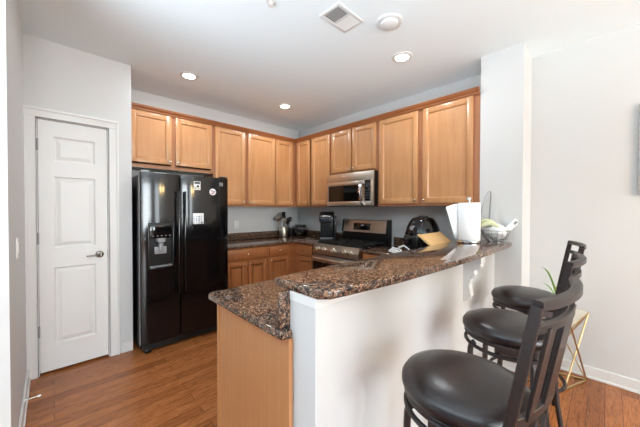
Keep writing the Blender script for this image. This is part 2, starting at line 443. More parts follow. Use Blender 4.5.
def upper_A(x0, x1, z0, doors, label, knobs, under=None):
    c = thing('upper_cabinet', label, 'cabinet', (x0, YU, 0), 0, 'maple upper cabinets')
    w = x1-x0
    edges = [0] + [ (a[1]+b[0])/2-x0 for a, b in zip(doors, doors[1:])] + [w]
    st = [(0, max(.02, doors[0][0]-x0+.012))] + [(e-.03, e+.03) for e in edges[1:-1]] + [(min(w-.02, doors[-1][1]-x0-.012), w)]
    carcass(w, UF-.001, z0, ZU1, c, MAPLE_FRAME, st, [(z0, z0+.035), (ZU1-.05, ZU1)])
    for (a, b), k in zip(doors, knobs):
        kx = (b-x0-.022) if k == 'r' else (a-x0+.022)
        dz = .052 if under else .027
        shaker(a-x0, b-x0, z0+dz, ZU1-.020, c, MAPLE, (kx, z0+dz+.032))
    if under: MB().box(.018, w-.018, .02, UF-.02, z0-.003, z0-.0005).build('under_panel', LAMINATE, c)
    return c
upper_A(XDE+.002, 1.468, 1.815, [(.590, .984), (1.027, 1.446)], 'short two door maple cabinet above the black fridge', 'rl', under=True)
upper_A(1.470, 1.930, ZU0, [(1.491, 1.907)], 'tall single door maple cabinet just right of the fridge', 'r')
upper_A(1.932, 2.806, ZU0, [(1.953, 2.400), (2.417, 2.731)], 'tall two door maple cabinet in the corner on the fridge wall', 'lr')
def upper_B(y0, y1, z0, doors, label, knobs):      # y0 > y1, doors as (far y, near y)
    c = thing('upper_cabinet', label, 'cabinet', (XU, y0, 0), -PI/2, 'maple upper cabinets')
    w = y0-y1; D = [(y0-a, y0-b) for a, b in doors]
    edges = [(a[1]+b[0])/2 for a, b in zip(D, D[1:])]
    st = [(0, max(.02, D[0][0]+.012))] + [(e-.03, e+.03) for e in edges] + [(min(w-.02, D[-1][1]-.012), w)]
    carcass(w, UF-.003, z0, ZU1, c, MAPLE_FRAME, st, [(z0, z0+.035), (ZU1-.05, ZU1)])
    for (a, b), k in zip(D, knobs):
        kx = b-.022 if k == 'r' else a+.022
        shaker(a, b, z0+.027, ZU1-.020, c, MAPLE, (kx, z0+.06))
    return c
upper_B(3.4685, 3.122, ZU0, [(3.427, 3.126)], 'narrow maple cabinet on the range wall next to the corner', 'r')
upper_B(3.096, 2.690, ZU0, [(3.080, 2.708)], 'single door maple cabinet just left of the microwave', 'l')
upper_B(2.688, 1.916, 1.836, [(2.669, 2.319), (2.298, 1.939)], 'short two door maple cabinet above the microwave', 'rl')
upper_B(1.914, YCF+.002, ZU0, [(1.887, 1.406), (1.351, .869)], 'wide two door maple cabinet between the microwave and the column', 'rl')
# crown moulding along both runs
def crown(path, name, label):
    prof = [(-.0005, 2.418), (-.010, 2.418), (-.013, 2.430), (-.026, 2.444), (-.032, 2.446), (-.034, 2.454), (-.042, 2.457), (-.044, 2.466), (-.0005, 2.466)]
    t = bmesh.new(); rings = []
    for (px, py, ox, oy) in path: rings.append([t.verts.new((px+ox*-p, py+oy*-p, z)) for p, z in prof])
    for a, b in zip(rings, rings[1:]):
        for k in range(len(prof)): t.faces.new((a[k], a[(k+1) % len(prof)], b[(k+1) % len(prof)], b[k]))
    t.faces.new(rings[0]); t.faces.new(rings[-1]); bmesh.ops.recalc_face_normals(t, faces=list(t.faces))
    return tag(MB().add(t).build(name, MAPLE_CROWN, smooth=False), label, 'moulding')
YK, XK = YU-.0215, XU-.0215
crown([(XDE+.002, YK, 0, -1), (XK-.0005, YK, -1, -1)], 'crown_moulding', 'maple crown moulding above the cabinets on the fridge wall')
crown([(XK, YK-.0005, -1, -1), (XK, YCF+.002, -1, 0)], 'crown_moulding', 'maple crown moulding above the cabinets on the range wall')

# base cabinets
ZC0 = .884
YB, XBF = 3.150, 2.510
def base_cab(loc, rz, w, d, drawers, doors, label, knobs, mat=MAPLE_SHADED, group='maple base cabinets'):
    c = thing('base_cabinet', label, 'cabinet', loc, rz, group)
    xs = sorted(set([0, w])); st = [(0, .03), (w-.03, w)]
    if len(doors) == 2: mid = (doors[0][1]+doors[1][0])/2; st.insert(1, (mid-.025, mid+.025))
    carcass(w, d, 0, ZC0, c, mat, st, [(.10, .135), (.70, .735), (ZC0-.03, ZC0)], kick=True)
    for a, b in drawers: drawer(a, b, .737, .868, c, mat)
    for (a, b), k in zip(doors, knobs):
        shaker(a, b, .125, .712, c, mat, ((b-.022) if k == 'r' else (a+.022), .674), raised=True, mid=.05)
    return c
dA = YA-YB-.001
base_cab((1.462, YB, 0), 0, .602, dA, [(.018, .584)], [(.018, .282), (.315, .584)], 'wide maple base cabinet beside the fridge, drawer over two doors', 'rl')
base_cab((2.066, YB, 0), 0, .36, dA, [(.020, .343)], [(.020, .343)], 'narrow maple base cabinet left of the corner, drawer over one door', 'l')
c = thing('corner_filler', 'plain maple corner filler between the two base cabinet runs', 'cabinet', (2.427, YB, 0))
m = MB().box(0, .083, 0, .018, .10, ZC0); m.box(.083, .105, -.065, .018, .10, ZC0); m.box(.0, .7, .02, .64, .10, ZC0-.002)
m.build('filler_strip', MAPLE_SHADED, c, smooth=False)
dB = XB-XBF-.003
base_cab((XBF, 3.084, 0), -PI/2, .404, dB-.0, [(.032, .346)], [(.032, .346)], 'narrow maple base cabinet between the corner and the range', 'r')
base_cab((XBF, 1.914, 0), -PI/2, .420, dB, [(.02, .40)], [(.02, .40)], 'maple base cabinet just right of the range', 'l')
# peninsula cabinets: fronts face the kitchen (+y)
PX0, PY1, PY0 = .622, 1.414, .832
pc = base_cab((XBF-.002, PY1, 0), PI, XBF-.002-PX0-.018, PY1-PY0-.001, [(.65, 1.05), (1.1, 1.45), (1.48, 1.84)], [(.65, 1.05), (1.1, 1.45), (1.48, 1.84)], 'peninsula base cabinet with plain maple end panel below the low counter', 'lrl', group='maple base cabinets')
m = MB(); xe = XBF-.002-PX0
m.box(xe-.018, xe, -.002, PY1-.808, 0, ZC0)
m.box(xe, xe+.004, -.002, .022, 0, ZC0)
m.build('end_panel', PANEL, pc, smooth=False)

# countertops
def counter(name, label, poly, z0, z1, parent=None):
    return MB().prism(poly, z0, z1, bev=.008).build(name, GRAN, parent)
def rnd(poly, rad, n=5):
    """round listed corners: poly = [(x,y,r?)...]"""
    out = []; k = len(poly)
    for i, p in enumerate(poly):
        r = p[2] if len(p) > 2 else 0
        if not r: out.append((p[0], p[1])); continue
        P, A, D = Vector(p[:2]), Vector(poly[i-1][:2]), Vector(poly[(i+1) % k][:2])
        u, v = (A-P).normalized(), (D-P).normalized()
        half = u.angle(v)/2; dist = r/math.tan(half); cc = P + (u+v).normalized()*(r/math.sin(half))
        a0, a1 = P+u*dist-cc, P+v*dist-cc; s0 = math.atan2(a0.y, a0.x); da = a0.angle_signed(a1)
        for j in range(n+1):
            ang = s0 - da*j/n
            out.append((cc.x+r*math.cos(ang), cc.y+r*math.sin(ang)))
    return out
ct = thing('countertop', 'dark granite countertop in the corner between fridge and range', 'countertop', (1.455, 3.12, 0))
def loc_poly(poly, o): return [(p[0]-o[0], p[1]-o[1]) for p in poly]
o1 = (1.455, 3.12)
counter('slab', None, loc_poly([(1.455, 3.120), (2.482, 3.120), (2.482, 2.672), (XB-.002, 2.672), (XB-.002, YA-.002), (1.455, YA-.002)], o1), ZC0, .916, ct)
m = MB(); m.box(0, XB-.002-o1[0], YA-.022-o1[1], YA-.002-o1[1], .9165, 1.018, bev=.004); m.box(XB-.022-o1[0], XB-.002-o1[0], 2.735-o1[1], YA-.022-o1[1], .9165, 1.018, bev=.004)
m.build('backsplash', GRAN, ct)
o2 = (.592, .795)
cp = thing('countertop', 'low granite peninsula counter on the plain maple end panel', 'countertop', (o2[0], o2[1], 0))
poly = rnd([(.592, .813, .022), (.641, .813), (.641, .8315), (2.798, .8315), (XB-.002, .8315), (XB-.002, 1.916), (2.482, 1.916), (2.482, 1.487), (.592, 1.487, .03)], .03)
counter('slab', None, loc_poly(poly, o2), ZC0, .916, cp)
m = MB(); m.box(.652-.05-o2[0], XC-o2[0]-.003, .831-o2[1], .851-o2[1], .9165, 1.056, bev=.003)
m.box(XB-.022-o2[0], XB-.002-o2[0], .852-o2[1], 1.886-o2[1], .9165, 1.018, bev=.004)
m.build('backsplash', GRAN, cp)
# raised bar
bar = thing('raised_bar', 'raised granite bar top with bowed front edge on the half wall', 'countertop', (.64, .93, 0))
pts = [(.670, .642), (.80, .621), (1.029, .592), (1.25, .577), (1.483, .564), (1.75, .553), (1.95, .548), (2.2, .545), (2.45, .545), (2.65, .548), (2.75, .552), (2.798, .560)]
poly = [(.638, .674)] + [(x, y) for x, y in pts] + [(2.799, .934), (.668, .934), (.645, .927), (.638, .905)]
counter('slab', None, loc_poly(poly, (.64, .93)), 1.0585, 1.092, bar)
# corbel under the bar
cb = thing('corbel', 'white scrolled corbel under the bar by the far stool', 'corbel', (2.07, HY0, 0), 0)
prof = [(0, 1.004), (-.105, 1.004), (-.112, .985), (-.10, .967), (-.075, .962), (-.066, .945), (-.075, .925), (-.066, .905), (-.045, .89), (-.036, .85), (-.044, .81), (-.052, .775), (-.036, .745), (0, .73)]
m = MB(); m.prism(prof, -.03, .03, mat=Matrix(((0, 0, 1, 0), (1, 0, 0, 0), (0, 1, 0, 0), (0, 0, 0, 1))))
m.box(-.04, .04, -.115, -.0, 1.004, 1.057)
m.build('bracket', TRIM, cb, smooth=False)

# ------------------------------------------------------------------ refrigerator
FX0, FX1, FY, FT = .585, 1.444, 3.007, 1.712
fr = thing('refrigerator', 'black side by side refrigerator with ice dispenser', 'refrigerator', (FX0, FY, 0))
fw = FX1-FX0; sp = .352
m = MB(); m.box(.004, fw-.004, .075, .74, .03, FT-.02, bev=.006); m.box(.01, fw-.01, .055, .076, .05, FT-.03)
m.build('cabinet_body', BLACK, fr)
def fdoor(x0, x1, cut=None):
    m = MB()
    # slightly bowed front: profile extruded up
    def slab(xa, xb, z0, z1, back=.05):
        pl = []; n = 8
        for i in range(n+1):
            xx = xa+(xb-xa)*i/n; u = (xx-x0)/(x1-x0)
            pl.append((xx, -.012*(1-(2*u-1)**2) + (.008 if (u < .001 or u > .999) else 0)))
        pl += [(xb, back), (xa, back)]
        m.prism(pl, z0, z1, sm=True)
    if not cut: slab(x0, x1, .085, FT)
    else:
        a, b, z0, z1 = cut
        slab(x0, a, .085, FT); slab(b, x1, .085, FT); slab(a, b, .085, z0); slab(a, b, z1, FT)
    return m
ld = fdoor(.0, sp-.004, (.062, .288, .79, 1.235)).build('door', BLACKGLOSS, fr)
ld['label'] = 'left door with ice dispenser'
rd = fdoor(sp+.004, fw).build('door', BLACKGLOSS, fr); rd['label'] = 'right door with magnets'
# pale strips: light on the door's side edge put into the colour
MB().box(-.0015, .0005, .010, .020, .09, FT-.004).build('lit_edge', GREYPL, fr)
MB().box(-.0015, .0005, .030, .049, .09, FT-.004).build('lit_edge_inner', GREYPL, fr)
for s_, x in (('h', sp-.037), ('h', sp+.020)):
    m = MB(); m.box(x, x+.018, -.062, -.040, .53, 1.545, bev=.007)
    for z in (.56, 1.5): m.box(x+.002, x+.016, -.045, .0, z-.025, z+.025, bev=.003)
    m.build('handle', BLACKGLOSS, ld if x < sp else rd)
# dispenser (sub-parts of the left door)
m = MB(); a, b = .062, .288
m.box(a, b, .042, .048, .79, 1.235); m.box(a, a+.012, -.013, .030, .79, 1.235, bev=.003); m.box(b-.012, b, -.014, .030, .79, 1.235, bev=.003)
m.box(a+.012, b-.012, -.022, .030, .79, .812, bev=.004)
m.build('dispenser_recess', BLACK, ld)
m = MB(); m.box(a+.012, b-.012, -.016, .030, 1.085, 1.235, bev=.006); m.build('control_panel', BLACKGLOSS, ld)
for i in range(5): MB().box(a+.035+i*.036, a+.048+i*.036, -.018, -.015, 1.105, 1.112).build('button', GREYPL, ld)
MB().box(a+.055, b-.03, -.0175, -.015, 1.15, 1.20).build('display', DARKGLASS, ld)
m = MB(); m.lathe([(.045, 1.085), (.042, 1.05), (.022, 1.04), (.020, .965), (0, .965)], (a+.113, .012, 0), n=20); m.build('spout', GREYPL, ld)
m = MB(); m.box(a+.06, b-.06, .02, .03, .93, 1.0, bev=.004); m.build('paddle', GREYPL, ld)
m = MB(); m.box(a+.02, b-.02, -.018, .03, .812, .818); m.build('drip_tray', GREYPL, ld)
MB().box(.02, fw-.02, .02, .06, .02, .08).build('grille', BLACKMATTE, fr)
for x in (.03, fw-.09): MB().box(x, x+.06, .0, .06, .0, .04, bev=.01).build('foot', BLACK, fr)
m = MB(); m.box(.01, .075, .0, .09, FT-.002, FT+.02, bev=.006); m.build('hinge_cover', GREYPL, fr)
m = MB(); m.box(fw-.075, fw-.01, .0, .09, FT-.002, FT+.02, bev=.006); m.build('hinge_cover', BLACK, fr)
# brand emblem plate on the right door: pale block letters as in the photo
m = MB()
for i, (x0, x1, z0, z1) in enumerate([(0, .012, .02, .04), (0, .006, 0, .02), (.012, .016, 0, .04), (.022, .030, 0, .04), (.033, .038, 0, .04), (.030, .036, .017, .023)]):
    m.box(.755+x0, .755+x1, -.0085, -.004, 1.622+z0, 1.622+z1)
m.build('emblem', GREYPL, rd)
def magnet(name, label, cx, cz, w, h, round_=False, mat=PAPER, deco=None):
    u = (cx-FX0-sp-.004)/(fw-sp-.004); y = FY-.012*(1-(2*u-1)**2)-.004
    o = thing(name, label, 'magnet', (cx, y, cz), 0, 'magnets and notes on the fridge door')
    if round_: MB().lathe([(0, -.003), (w/2-.002, -.003), (w/2, -.001), (w/2, .003), (0, .003)], axis='y', n=28).build('disc', mat, o)
    else: MB().box(-w/2, w/2, -.002, .002, -h/2, h/2, bev=.0008).build('card', mat, o)
    for (x0, x1, z0, z1, mt) in deco or []:
        MB().box(x0, x1, -.0042, -.0026, z0, z1).build('print', mt, o)
magnet('magnet_card', 'small cream and black card stuck high on the fridge', 1.096, 1.612, .07, .09, deco=[(-.028, .028, .018, .040, DARKGREY), (-.028, -.006, -.036, -.012, TAN), (-.004, .018, -.018, .004, INK), (.004, .026, -.038, -.024, TAN)])
magnet('round_magnet', 'round white and red magnet on the fridge door', 1.262, 1.553, .072, .072, True, WHITEPL, deco=[(-.024, .0, .006, .018, RED), (.002, .022, -.004, .008, INK), (-.018, .010, -.02, -.008, RED)])
rn = [(-.05+.025*i+random.uniform(-.004, .004), -.05+.025*i+random.uniform(.008, .02), -.05+.022*j, -.05+.022*j+random.uniform(.008, .018), random.choice([BLUEGREY, BLUEGREY, DARKGREY, TAN])) for i in range(4) for j in range(4)]
magnet('photo_card', 'square blue and white picture card below the other magnets', 1.107, 1.267, .112, .112, deco=rn)
# papers lying on top of the fridge
pp = thing('paper_stack', 'white folded papers lying on top of the fridge', 'papers', (.77, 3.17, FT-.02))
for k in range(3): MB().box(-.06+.008*k, .09-.01*k, -.05, .10, .0008+.013*k, .012+.013*k, bev=.002).build('paper', PAPER, pp)

# ------------------------------------------------------------------ microwave
MZ0, MZ1 = 1.408, 1.832
mw = thing('microwave', 'stainless over the range microwave with arched handle', 'microwave', (2.722, 2.674, 0), -PI/2)
W = .757
MB().box(0, W, .02, XB-2.722-.003, MZ0, MZ1-.001).build('case', BLACK, mw, smooth=False)
m = MB(); m.box(.0, W, 0, .02, MZ0+.315, MZ1-.002, bev=.003); m.build('vent_grille', STEEL, mw)
m = MB(); m.box(.27, .33, -.001, .0005, MZ0+.385, MZ0+.393); m.build('emblem', WHITEPL, mw)
m = MB(); d = .632
m.box(0, d, -.012, .02, MZ0+.265, MZ0+.312, bev=.003); m.box(0, d, -.012, .02, MZ0+.005, MZ0+.06, bev=.003)
m.box(0, .028, -.0118, .02, MZ0+.06, MZ0+.265); m.box(d-.05, d, -.0118, .02, MZ0+.06, MZ0+.265)
dr = m.build('door', STEEL, mw)
MB().box(.028, d-.05, -.006, .02, MZ0+.06, MZ0+.265).build('window', DARKGLASS, dr)
m = MB(); m.tube([(d-.022, -.010, MZ0+.02), (d-.022, -.045, MZ0+.05), (d-.022, -.072, MZ0+.10), (d-.022, -.082, MZ0+.155), (d-.022, -.072, MZ0+.21), (d-.022, -.045, MZ0+.26), (d-.022, -.010, MZ0+.29)], 0, flat=(.034, .026), up=(0, 1, 0))
m.build('handle', CHROME, dr)
m = MB(); m.box(d+.002, W-.035, -.008, .02, MZ0+.06, MZ0+.312, bev=.003); cpn = m.build('control_panel', DARKGLASS, mw)
m = MB(); m.box(W-.035, W, -.012, .02, MZ0+.005, MZ0+.312, bev=.003); m.box(d+.002, W-.035, -.010, .02, MZ0+.005, MZ0+.06, bev=.003); m.build('trim_strip', STEEL, mw)
for r in range(4):
    for q in range(3): MB().box(d+.018+q*.023, d+.032+q*.023, -.0092, -.0075, MZ0+.09+r*.032, MZ0+.105+r*.032).build('button', DARKGREY, cpn)
MB().box(d+.014, W-.045, -.0092, -.0075, MZ0+.25, MZ0+.28).build('display', DARKGREY, cpn)

# ------------------------------------------------------------------ range
RY0, RW, RX = 2.668, .746, 2.46
rg = thing('range', 'stainless gas range with five front knobs and black grates', 'range', (RX, RY0, 0), -PI/2)
D = XB-RX
MB().box(.003, RW-.003, .03, D-.01, .02, .895).build('body', BLACK, rg, smooth=False)
t = [(0, .80), (-.012, .80), (-.012, .86), (.012, .925), (.05, .925), (.05, .80)]
m = MB().prism(t, 0, RW, mat=Matrix(((0, 0, 1, 0), (1, 0, 0, 0), (0, 1, 0, 0), (0, 0, 0, 1)))); m.build('control_panel', STEEL, rg, smooth=False)
for x in (.095, .195, .361, .532, .627):
    k = MB().lathe([(0, -.052), (.018, -.052), (.021, -.048), (.023, -.012), (.029, -.008), (.029, 0), (0, 0)], (x, -.004, .868), axis='y', n=24)
    k.box(x-.005, x+.005, -.062, -.05, .85, .886, bev=.002)
    k.build('knob', NICKEL, rg)
m = MB(); m.box(.0, RW, -.025, .03, .235, .785, bev=.006); od = m.build('oven_door', STEEL, rg)
MB().box(.02, RW-.02, -.0275, -.02, .30, .705).build('oven_window', DARKGLASS, od)
m = MB(); m.tube([(.06, -.07, .748), (RW-.06, -.07, .748)], .013, n=14); m.tube([(.09, -.07, .748), (.09, -.02, .748)], .009); m.tube([(RW-.09, -.07, .748), (RW-.09, -.02, .748)], .009)
m.build('oven_handle', STEEL, od)
MB().box(0, RW, -.02, .03, .05, .225, bev=.006).build('storage_drawer', STEEL, rg)
MB().box(.0, RW, .030, D-.112, .893, .922, bev=.004).build('cooktop', BLACKGLOSS, rg)
for bx, by in ((.19, .16), (.57, .16), (.19, .43), (.57, .43), (.38, .30)):
    m = MB().lathe([(.048, .922), (.048, .932), (.032, .934), (.032, .944), (0, .946)], (bx, by, 0), n=20); m.build('burner', BLACKMATTE, rg)
for gx0, gx1 in ((.03, .275), (.285, .477), (.487, .732)):
    m = MB(); zt = .955
    for y in (.065, .19, .31, .43, .53): m.box(gx0, gx1, y-.006, y+.006, zt-.014, zt, bev=.003)
    for x in (gx0+.006, (gx0+gx1)/2, gx1-.006): m.box(x-.006, x+.006, 0.06, .535, zt-.014, zt+.001, bev=.003)
    for x in (gx0+.006, gx1-.006):
        for y in (.065, .53): m.box(x-.007, x+.007, y-.007, y+.007, .922, zt-.012)
    m.build('grate', BLACKMATTE, rg)
m = MB(); m.box(.0, RW, D-.11, D-.004, .90, 1.06); m.build('back_panel', BLACK, rg, smooth=False)
t = [(D-.125, 1.06), (D-.10, 1.218), (D-.08, 1.228), (D-.004, 1.228), (D-.004, 1.06)]
YZ = Matrix(((0, 0, 1, 0), (1, 0, 0, 0), (0, 1, 0, 0), (0, 0, 0, 1)))
MB().prism(t, .030, RW-.004, mat=YZ).build('backguard', STEEL, rg, smooth=False)
t2 = [(D-.129, 1.055), (D-.103, 1.223), (D-.08, 1.233), (D-.004, 1.233), (D-.004, 1.055)]
MB().prism(t2, 0, .030, mat=YZ).build('end_cap', BLACK, rg, smooth=False)
MB().prism(t2, RW-.012, RW, mat=YZ).build('end_cap', BLACK, rg, smooth=False)
sl = Matrix.Translation((0, D-.125, 1.06)) @ Matrix.Rotation(-math.atan2(.025, .158), 4, 'X')
m = MB(); m.box(.21, .49, -.004, .002, .03, .125, bev=.002); m.bm.transform(sl); cp_ = m.build('display', DARKGLASS, rg)
m = MB(); m.box(.34, .385, -.0055, -.003, .085, .105); m.bm.transform(sl); m.build('clock', BLUEGREY, cp_)

# ------------------------------------------------------------------ things on the back counter
ZT = .9165
cr = thing('utensil_crock', 'steel utensil crock in the back corner of the counter', 'crock', (2.705, 3.655, ZT))
MB().lathe([(0, 0), (.070, 0), (.072, .004), (.072, .165), (.070, .168), (.067, .165), (.067, .006), (0, .006)]).build('vessel', STEEL, cr)
def utensil(name, label, x, y, ang, tilt, L, headfn, mat, hm=None):
    o = thing(name, label, 'utensil', (cr.location.x+x, cr.location.y+y, ZT+.01), 0, 'utensils in the steel crock')
    o.rotation_euler = (tilt*math.cos(ang), tilt*math.sin(ang), ang)
    L += .07
    h = MB(); h.tube([(0, 0, 0), (0, 0, L)], .006, n=8); h.build('handle', hm or mat, o)
    g = MB(); headfn(g, L); g.build('head', mat, o)
def spoon(g, L): g.lathe([(0, L-.01), (.022, L+.005), (.034, L+.035), (.03, L+.065), (0, L+.085)], n=16)
def spat(g, L): g.box(-.036, .036, -.003, .003, L-.01, L+.09, bev=.003)
def whisk(g, L):
    for k in range(5):
        a = PI*k/5; g.tube([(.045*math.sin(PI*u/10)*math.cos(a), .045*math.sin(PI*u/10)*math.sin(a), L+.13*u/10-.01*0) for u in range(11)], .0022, n=5)
# (x, y) foot in the crock; lean angle about the y axis tips the head right
def lean(name, label, x, y, ty, tx, L, fn, mat):
    utensil(name, label, x, y, 0, 0, L, fn, mat)
    o = [q for q in bpy.data.objects if q.get('label') == label][0]
    o.rotation_euler = (tx, ty, 0)
lean('ladle', 'large steel ladle leaning left in the utensil crock', -.035, -.02, -.30, .05, .20, lambda g, L: g.lathe([(0, L), (.04, L+.01), (.058, L+.042), (.06, L+.065), (.055, L+.06), (.035, L+.014), (0, L+.006)], n=20), STEEL)
lean('whisk', 'wire balloon whisk at the back of the utensil crock', -.015, .035, -.12, -.06, .17, whisk, CHROME)
lean('slotted_spatula', 'black spatula upright in the utensil crock', .005, .005, .0, .0, .24, spat, BLACK)
lean('serving_spoon', 'black serving spoon leaning right in the utensil crock', .030, -.030, .20, .08, .18, spoon, BLACK)
lean('pasta_server', 'black turner on the right edge of the utensil crock', .040, .015, .27, -.02, .14, spat, BLACK)
lean('slotted_spoon', 'steel slotted spoon at the front of the utensil crock', -.010, -.045, -.10, .14, .16, spoon, STEEL)
# glass canister with black lid
jr = thing('glass_canister', 'wide glass canister with black lid right of the utensils', 'canister', (3.010, 3.60, ZT), -.6)
m = MB(); m.box(-.085, .085, -.06, .06, 0, .165, bev=.012); m.build('glass', GLASS, jr)
m = MB(); m.box(-.074, .074, -.05, .05, .006, .075, bev=.01); m.build('coffee', simple('ground_coffee', lin(48, 34, 26), .9, bump=.8, bscale=90), jr)
m = MB(); m.box(-.092, .092, -.066, .066, .165, .195, bev=.012); m.build('lid', BLACK, jr)
jb = thing('black_canister', 'slim black canister between utensil crock and glass jar', 'canister', (2.845, 3.65, ZT))
MB().lathe([(0, 0), (.042, 0), (.045, .006), (.045, .15), (0, .15)], n=24).build('body', BLACK, jb)
MB().lathe([(.047, .15), (.047, .172), (.04, .178), (0, .178)], n=24).build('lid', GREYPL, jb)
# coffee maker
cf = thing('coffee_maker', 'black single serve coffee maker left of the range', 'coffee maker', (2.905, 2.865, ZT), -PI/4-.05)
m = MB(); m.box(-.10, .10, -.14, .14, 0, .035, bev=.012); m.build('base', BLACK, cf)
m = MB(); m.box(-.09, .09, -.13, -.02, .035, .042, bev=.002); m.build('drip_tray', GREYPL, cf)
m = MB(); m.box(-.10, .10, .0, .14, .03, .36, bev=.03, seg=4); m.build('tower', BLACK, cf)
t = [(-.165, .265), (-.172, .32), (-.155, .37), (-.10, .405), (.0, .42), (.08, .412), (.125, .385), (.142, .33), (.14, .265)]
m = MB(); m.prism(t, -.105, .105, bev=.022, mat=YZ, sm=True); m.build('brew_head', BLACK, cf)
m = MB(); m.tube([(-.085, -.155, .350), (-.05, -.176, .356), (.05, -.176, .356), (.085, -.155, .350)], .006); m.build('lid_handle', CHROME, cf)
m = MB(); m.box(.10, .135, .02, .13, .03, .36, bev=.015); m.build('water_tank', simple('smoked_tank', lin(60, 64, 70), .08), cf)
m = MB(); m.lathe([(.02, .285), (.012, .26), (0, .26)], (0, -.09, 0), n=16); m.build('spout', BLACKMATTE, cf)
# wall outlets
def outlet(name, label, loc, rz, w=.07, h=.115, kind='outlet'):
    o = thing(name, label, kind, loc, rz)
    MB().box(-w/2, w/2, -.006, 0, -h/2, h/2, bev=.003).build('plate', WHITEPL, o)
    return o
oc = outlet('wall_outlet', 'white wall outlet above the counter beside the fridge', (1.955, YA, 1.14), 0)
for z in (-.022, .022): MB().box(-.015, .015, -.0085, -.005, z-.014, z+.014, bev=.002).build('socket', CERAMIC, oc)
sw = outlet('light_switch', 'white light switch on the left wall before the pantry door', (XL, 2.43, 1.13), PI/2, .075, .12, 'switch')
MB().box(-.016, .016, -.010, -.005, -.032, .032, bev=.002).build('rocker', WHITEPL, sw)

# ------------------------------------------------------------------ things by the bar
af = thing('air_fryer', 'black egg shaped air fryer behind the bar', 'air fryer', (2.79, 1.345, ZT), -PI/2-.25)
MB().lathe([(0, .0), (.125, .0), (.155, .012), (.176, .06), (.181, .12), (.176, .20), (.158, .27), (.132, .325), (.105, .358), (.06, .372), (0, .375)], n=40).build('shell', BLACKGLOSS, af)
MB().lathe([(.052, .372), (.050, .382), (.03, .388), (0, .388)], n=24).build('top_vent', BLACK, af)
m = MB(); m.box(-.10, .10, -.186, -.10, .03, .19, bev=.025, seg=3); m.build('basket_drawer', BLACK, af)
m = MB(); m.box(-.02, .02, -.245, -.17, .085, .165, bev=.015, seg=3); m.build('basket_handle', BLACK, af)
m = MB(); m.lathe([(.025, 0), (.023, -.018), (0, -.02)][::-1], (0, -.148, .26), axis='y', n=20); m.build('dial', GREYPL, af)
# slatted wooden rack standing on the low counter behind the bar
kb = thing('dish_rack', 'pale wooden slatted rack sloping behind the bar', 'rack', (2.185, 1.085, ZT))
RL = .42
sl = Matrix.Translation((0, 0, .243)) @ Matrix.Rotation(math.atan2(.145, .185), 4, 'X')     # local -y runs down the slope
for x in (0, RL-.026):
    m = MB(); m.box(x, x+.026, -.225, .008, -.016, .0, bev=.003); m.bm.transform(sl); m.build('side_rail', BEECH, kb)
for k in range(9):
    m = MB(); x = .028+k*.0406; m.box(x, x+.0365, -.222, .002, -.010, -.002, bev=.002); m.bm.transform(sl); m.build('slat', BEECH, kb)
for x in (.07, RL-.09):
    for y, z in ((-.085, .165), (-.160, .105)):
        m = MB(); m.tube([(x+.009, y, z), (x+.009, y, .001)], 0, flat=(.016, .018), up=(1, 0, 0)); m.build('leg', BEECH, kb)

# white cord
co = thing('power_cord', 'coiled white power cord beside the air fryer', 'cord', (2.56, 1.53, ZT))
m = MB(); pts = []
for i in range(60):
    a = i/59*2*PI*2.2; r = .05+.012*math.sin(a*.7); pts.append((r*math.cos(a), r*math.sin(a), .008+.03*(i/59)+.01*math.sin(a)))
m.tube(pts, .007, n=8); m.build('coil', WHITEPL, co)
m = MB(); m.tube([(.05, -.01, .05), (.07, -.06, .075), (.06, -.12, .05), (.05, -.16, .008)], .009, n=8); m.build('plug_lead', WHITEPL, co)
# paper towel holder
BZ = 1.0925
pt = thing('paper_towel_holder', 'chrome upright paper towel holder on the bar', 'holder', (2.535, .815, BZ))
MB().lathe([(0, 0), (.090, 0), (.092, .005), (.090, .014), (.02, .018), (0, .018)], n=36).build('base', CHROME, pt)
MB().lathe([(.007, .018), (.007, .345), (0, .345)], n=12).build('rod', CHROME, pt)
MB().lathe([(.0, .343), (.009, .345), (.009, .352), (.017, .358), (.02, .366), (.017, .376), (0, .38)], n=20).build('finial', CHROME, pt)
rl = thing('paper_towel_roll', 'white paper towel roll with loose sheet on the bar', 'paper towels', (2.535, .815, BZ+.0185))
m = MB(); m.lathe([(.02, .0), (.085, .0), (.086, .003), (.086, .309), (.084, .312), (.02, .312), (.02, 0)], n=40); m.build('roll', PAPER, rl)
m = MB(); t = bmesh.new(); vs = []
for i in range(9):
    u = i/8; a = 2.2
    p = Vector((.0865*math.cos(a), .0865*math.sin(a), 0)); out = Vector((-.76, .65, 0))
    vs.append([t.verts.new((p.x+out.x*.10*u*(.28+.72*v)-.02*u*u*v, p.y+out.y*.10*u*(.28+.72*v), .004+.010*u*(1-v)+(.300-.03*u*u)*v)) for v in (0, .33, .66, 1)])
for a_, b_ in zip(vs, vs[1:]):
    for k in range(3): t.faces.new((a_[k], b_[k], b_[k+1], a_[k+1]))
m.add(t, None, True); sh = m.build('loose_sheet', PAPER, rl); md = sh.modifiers.new('thick', 'SOLIDIFY'); md.thickness = .001
